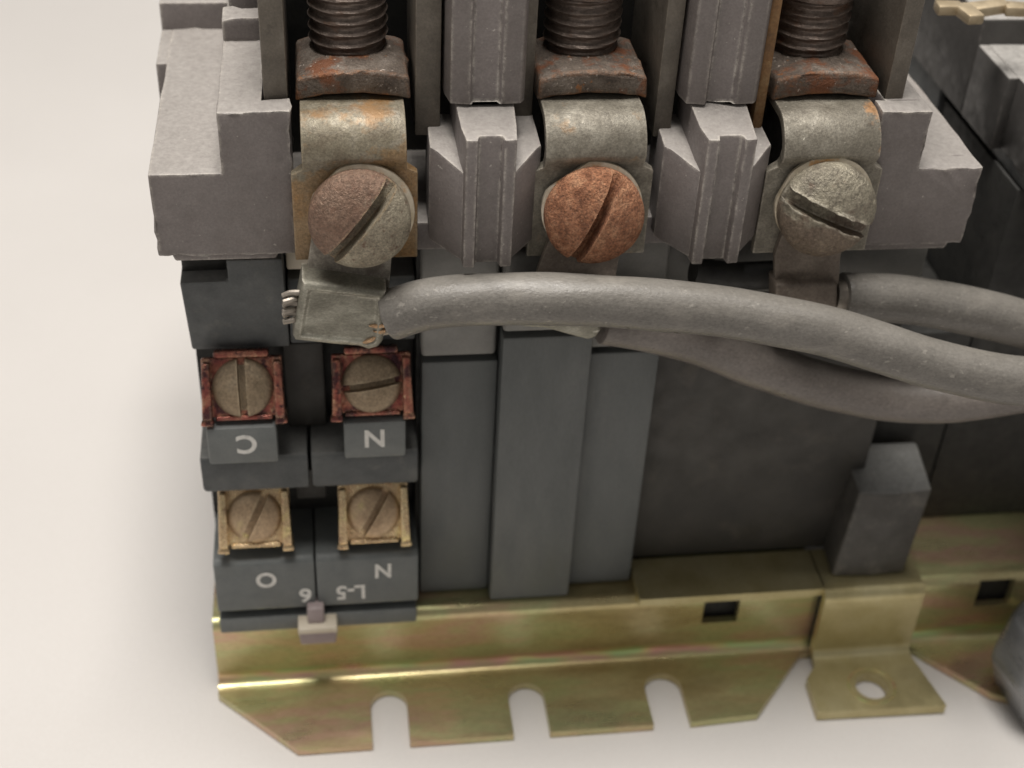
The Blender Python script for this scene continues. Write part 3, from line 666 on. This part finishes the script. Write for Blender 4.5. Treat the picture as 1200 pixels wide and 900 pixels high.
# ------------------------------------------------------------------ cables
def cable(label, pts, r, mat, lug_fn):
    base = pts[0]
    T = thing('power_cable', base, label, 'cable', 'grey power cables clamped to the contactor')
    bm = bmesh.new(); path = spline(pts, 12)
    add_tube(bm, path, r, 28, .10); finish('insulation', bm, mat, T, .25, 2, 60)
    lug_fn(T)
    return T
def lug1(T):
    # palm under the screw, joggled forward into the crimped barrel
    y0 = -1.95
    bm = bmesh.new()
    def q(px, py, y): return at(px, py, 1, y)
    rowsp = [((372, 232), (448, 232), -1.95), ((364, 285), (460, 285), -1.95), ((360, 314), (458, 316), -2.2), ((358, 338), (455, 349), -3.0)]
    R_ = []
    for a, b, y in rowsp:
        A, B = q(*a, y), q(*b, y); R_.append([bm.verts.new(A), bm.verts.new(B), bm.verts.new(B+Vector((0, .9, -.3))), bm.verts.new(A+Vector((0, .9, -.3)))])
    for r, s in zip(R_, R_[1:]):
        for k in range(4): bm.faces.new((r[k], r[(k+1) % 4], s[(k+1) % 4], s[k]))
    bm.faces.new(R_[0]); bm.faces.new(list(reversed(R_[-1])))
    lug = finish('lug', bm, LUGP, T, .12)
    bm = bmesh.new(); y = -5.1
    out_ = [(354, 331), (400, 336), (453, 343), (452, 375), (449, 402), (443, 409), (432, 412), (420, 408), (392, 406), (346, 401), (343, 396), (348, 362)]
    add_prism(bm, [q(*p, y) for p in out_], (0, 3.6, 0))
    bmesh.ops.recalc_face_normals(bm, faces=bm.faces)
    ff = min(bm.faces, key=lambda f: f.calc_center_median().y)
    bmesh.ops.bevel(bm, geom=ff.edges[:], offset=.8, segments=4, affect='EDGES', profile=.5, clamp_overlap=True)
    ff = max((f for f in bm.faces if f.normal.y < -.9), key=lambda f: f.calc_area())
    bmesh.ops.inset_region(bm, faces=[ff], thickness=.35, depth=-.3, use_even_offset=True)
    bar = finish('crimp_barrel', bm, LUG, lug, 0)
    # pressed flat on the barrel and the bright bare copper at its mouth
    for pts in ([(432, 383), (440, 381), (452, 380), (452, 384), (441, 385)], [(437, 389), (452, 387), (451, 391), (446, 392)], [(423, 402), (431, 399), (441, 395), (438, 400), (428, 404)]):
        bm = bmesh.new(); add_prism(bm, [q(*p, y+.02) for p in pts], (0, .5, 0)); finish('copper_patch', bm, COPPER, bar, .05)
    for i in range(6):
        a = q(352, 343+i*6.2, -4.2+.5*(i % 2)); b = q(331+(i % 3)*3, 347+i*5.6, -4.0-.5*(i % 2))
        bm = bmesh.new(); add_tube(bm, spline([a, a.lerp(b, .55)+Vector((0, -.35*(i % 2), .2)), b+Vector((-.25*(i % 3), -.3*(i % 2), 0))], 5), .31, 8, .04); finish('strand', bm, STRAND, lug, .08, 1, 60)
    for i in range(4):
        a = q(447, 352+i*12, -4.0); b = q(462, 352+i*11, -4.1)
        bm = bmesh.new(); add_tube(bm, [a, a.lerp(b, .5), b], .5, 8); finish('strand', bm, COPPER if i == 2 else STRAND, lug)
def P3(lst): return [Y(x, y, d) for x, y, d in lst]
cable('thick grey cable crimped in the silvery lug under the leftmost slotted screw, crossing in front',
      P3([(456, 370, -4.4), (500, 357, -5.2), (560, 351, -6.0), (650, 350.5, -7), (750, 356, -7.5), (850, 366, -8), (950, 384, -9), (1030, 407, -10), (1110, 431, -11), (1200, 447, -12), (1300, 450, -13)]), 2.72, RUBBER, lug1)
def lug2(T):
    bm = bmesh.new(); y = -1.9
    q = lambda px, py, yy: at(px, py, 1, yy)
    add_prism(bm, [q(*p, y) for p in ((655, 250), (735, 250), (722, 322), (719, 345), (628, 345), (630, 318))], (0, .85, 0))
    lug = finish('lug', bm, LUGB, T, .12)
    bm = bmesh.new()
    add_prism(bm, [q(*p, -3.6) for p in ((596, 338), (704, 340), (705, 388), (699, 396), (690, 400), (676, 396), (640, 386), (600, 383))], (0, 3.4, 0))
    finish('crimp_barrel', bm, LUG, lug, .5, 3, 40)
cable('brownish grey cable from the orange rusted screw, sagging below the front cable',
      P3([(706, 375, -1.5), (760, 384, -1.4), (830, 404, -1.3), (900, 431, -1.2), (1000, 460, -1.5), (1090, 469, -2.5), (1200, 456, -4), (1300, 430, -5)]), 2.72, RUBBERD, lug2)
def lug3(T):
    q = lambda px, py, yy: at(px, py, 1, yy)
    bm = bmesh.new(); add_prism(bm, [q(*p, -1.9) for p in ((925, 250), (1008, 250), (985, 300), (983, 334), (908, 334), (908, 300))], (0, .85, 0))
    lug = finish('lug', bm, LUGB, T, .12)
    bm = bmesh.new(); add_prism(bm, [q(*p, -3.0) for p in ((909, 334), (982, 333), (982, 378), (909, 380))], (0, 3.2, 0)); finish('crimp_barrel', bm, LUGB, lug, .4, 3)
    bm = bmesh.new(); a, b = q(976, 347, -1.2), q(992, 348, -1.2); add_tube(bm, [a, a.lerp(b, .5), b], 1.9, 14); finish('strand', bm, STRAND, lug)
cable('short visible grey cable leaving the dusty olive screw terminal at the upper right',
      P3([(985, 348, -1.0), (1050, 350, -.8), (1120, 361, -.6), (1200, 380, -.5), (1300, 410, -.5)]), 2.75, RUBBER, lug3)

# ------------------------------------------------------------------ neighbouring contactor
NB = thing('contactor', (110, 5, -OZ), 'second grey contactor partly in view, shade painted on its sides, beyond the stepped right end', 'contactor')
nbx = 98.2
H2 = corner(NB, 1, nbx, -6.5, 0, HOUS=HOUS_SHADED)
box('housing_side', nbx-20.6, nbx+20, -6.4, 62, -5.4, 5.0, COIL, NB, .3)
box('housing_rear', nbx-21.6, nbx-13, 36, 170, -30, 8.4, COIL, NB, .3)
box('coil_body', nbx-20.9, nbx+30, 12.02, 60, -58, -5.6, BLACK, NB, .1)
for i, (a, b) in enumerate((((1098, 3), (1128, 4)), ((1126, 2), (1145, 18)), ((1140, 6), (1182, 1)), ((1178, 4), (1205, 6)))):
    p = at(*a, 2, 13.5); q = at(*b, 2, 13.5)
    bm = bmesh.new(); u_ = (q-p).cross(Vector((0, 0, 1))).normalized()*1.1; add_prism(bm, [p-u_, p+u_, q+u_*.8, q-u_], (0, 0, -1.2)); finish('brass_contact', bm, BRASS, NB, .25, 2)
base_plate('base_plate', 73.3, 150, [(81.6, 86.6)], [(73.3, -2.0), (74.6, -3.6), (81.4, -11.0), (84, -12.2), (150, -12.2), (150, -2.0)], None, NB, ZINC)
box('base_plate_core', 74, 140, 1.4, 30, -68.8, -59.6, BLACK, NB, 0)

# ------------------------------------------------------------------ faceted metal piece in the corner
bm = bmesh.new()
q = lambda px, py, z: at(px, py, 2, z)
low = [q(1164, 800, -70), q(1205, 862, -70), q(1330, 900, -70), q(1360, 780, -70), q(1250, 730, -70)]
mid = [q(1159, 768, -62), q(1196, 812, -62), q(1310, 860, -62), q(1340, 740, -62), q(1187, 714, -62)]
top = [q(1186, 720, -58), q(1216, 772, -58), q(1300, 810, -58), q(1320, 720, -58), q(1204, 698, -58)]
V = [[bm.verts.new(p) for p in r] for r in (low, mid, top)]
for r, s in zip(V, V[1:]):
    for k in range(5): bm.faces.new((r[k], r[(k+1) % 5], s[(k+1) % 5], s[k]))
bm.faces.new(V[0]); bm.faces.new(list(reversed(V[-1])))
o = finish('metal_fitting', bm, STEEL, None, .8, 3, 20, origin=(88, -8, -OZ))
o['label'] = 'faceted dark shiny metal piece cut off at the lower right corner'; o['category'] = 'metal piece'

for o in bpy.data.objects:
    if '_base' in o: del o['_base']
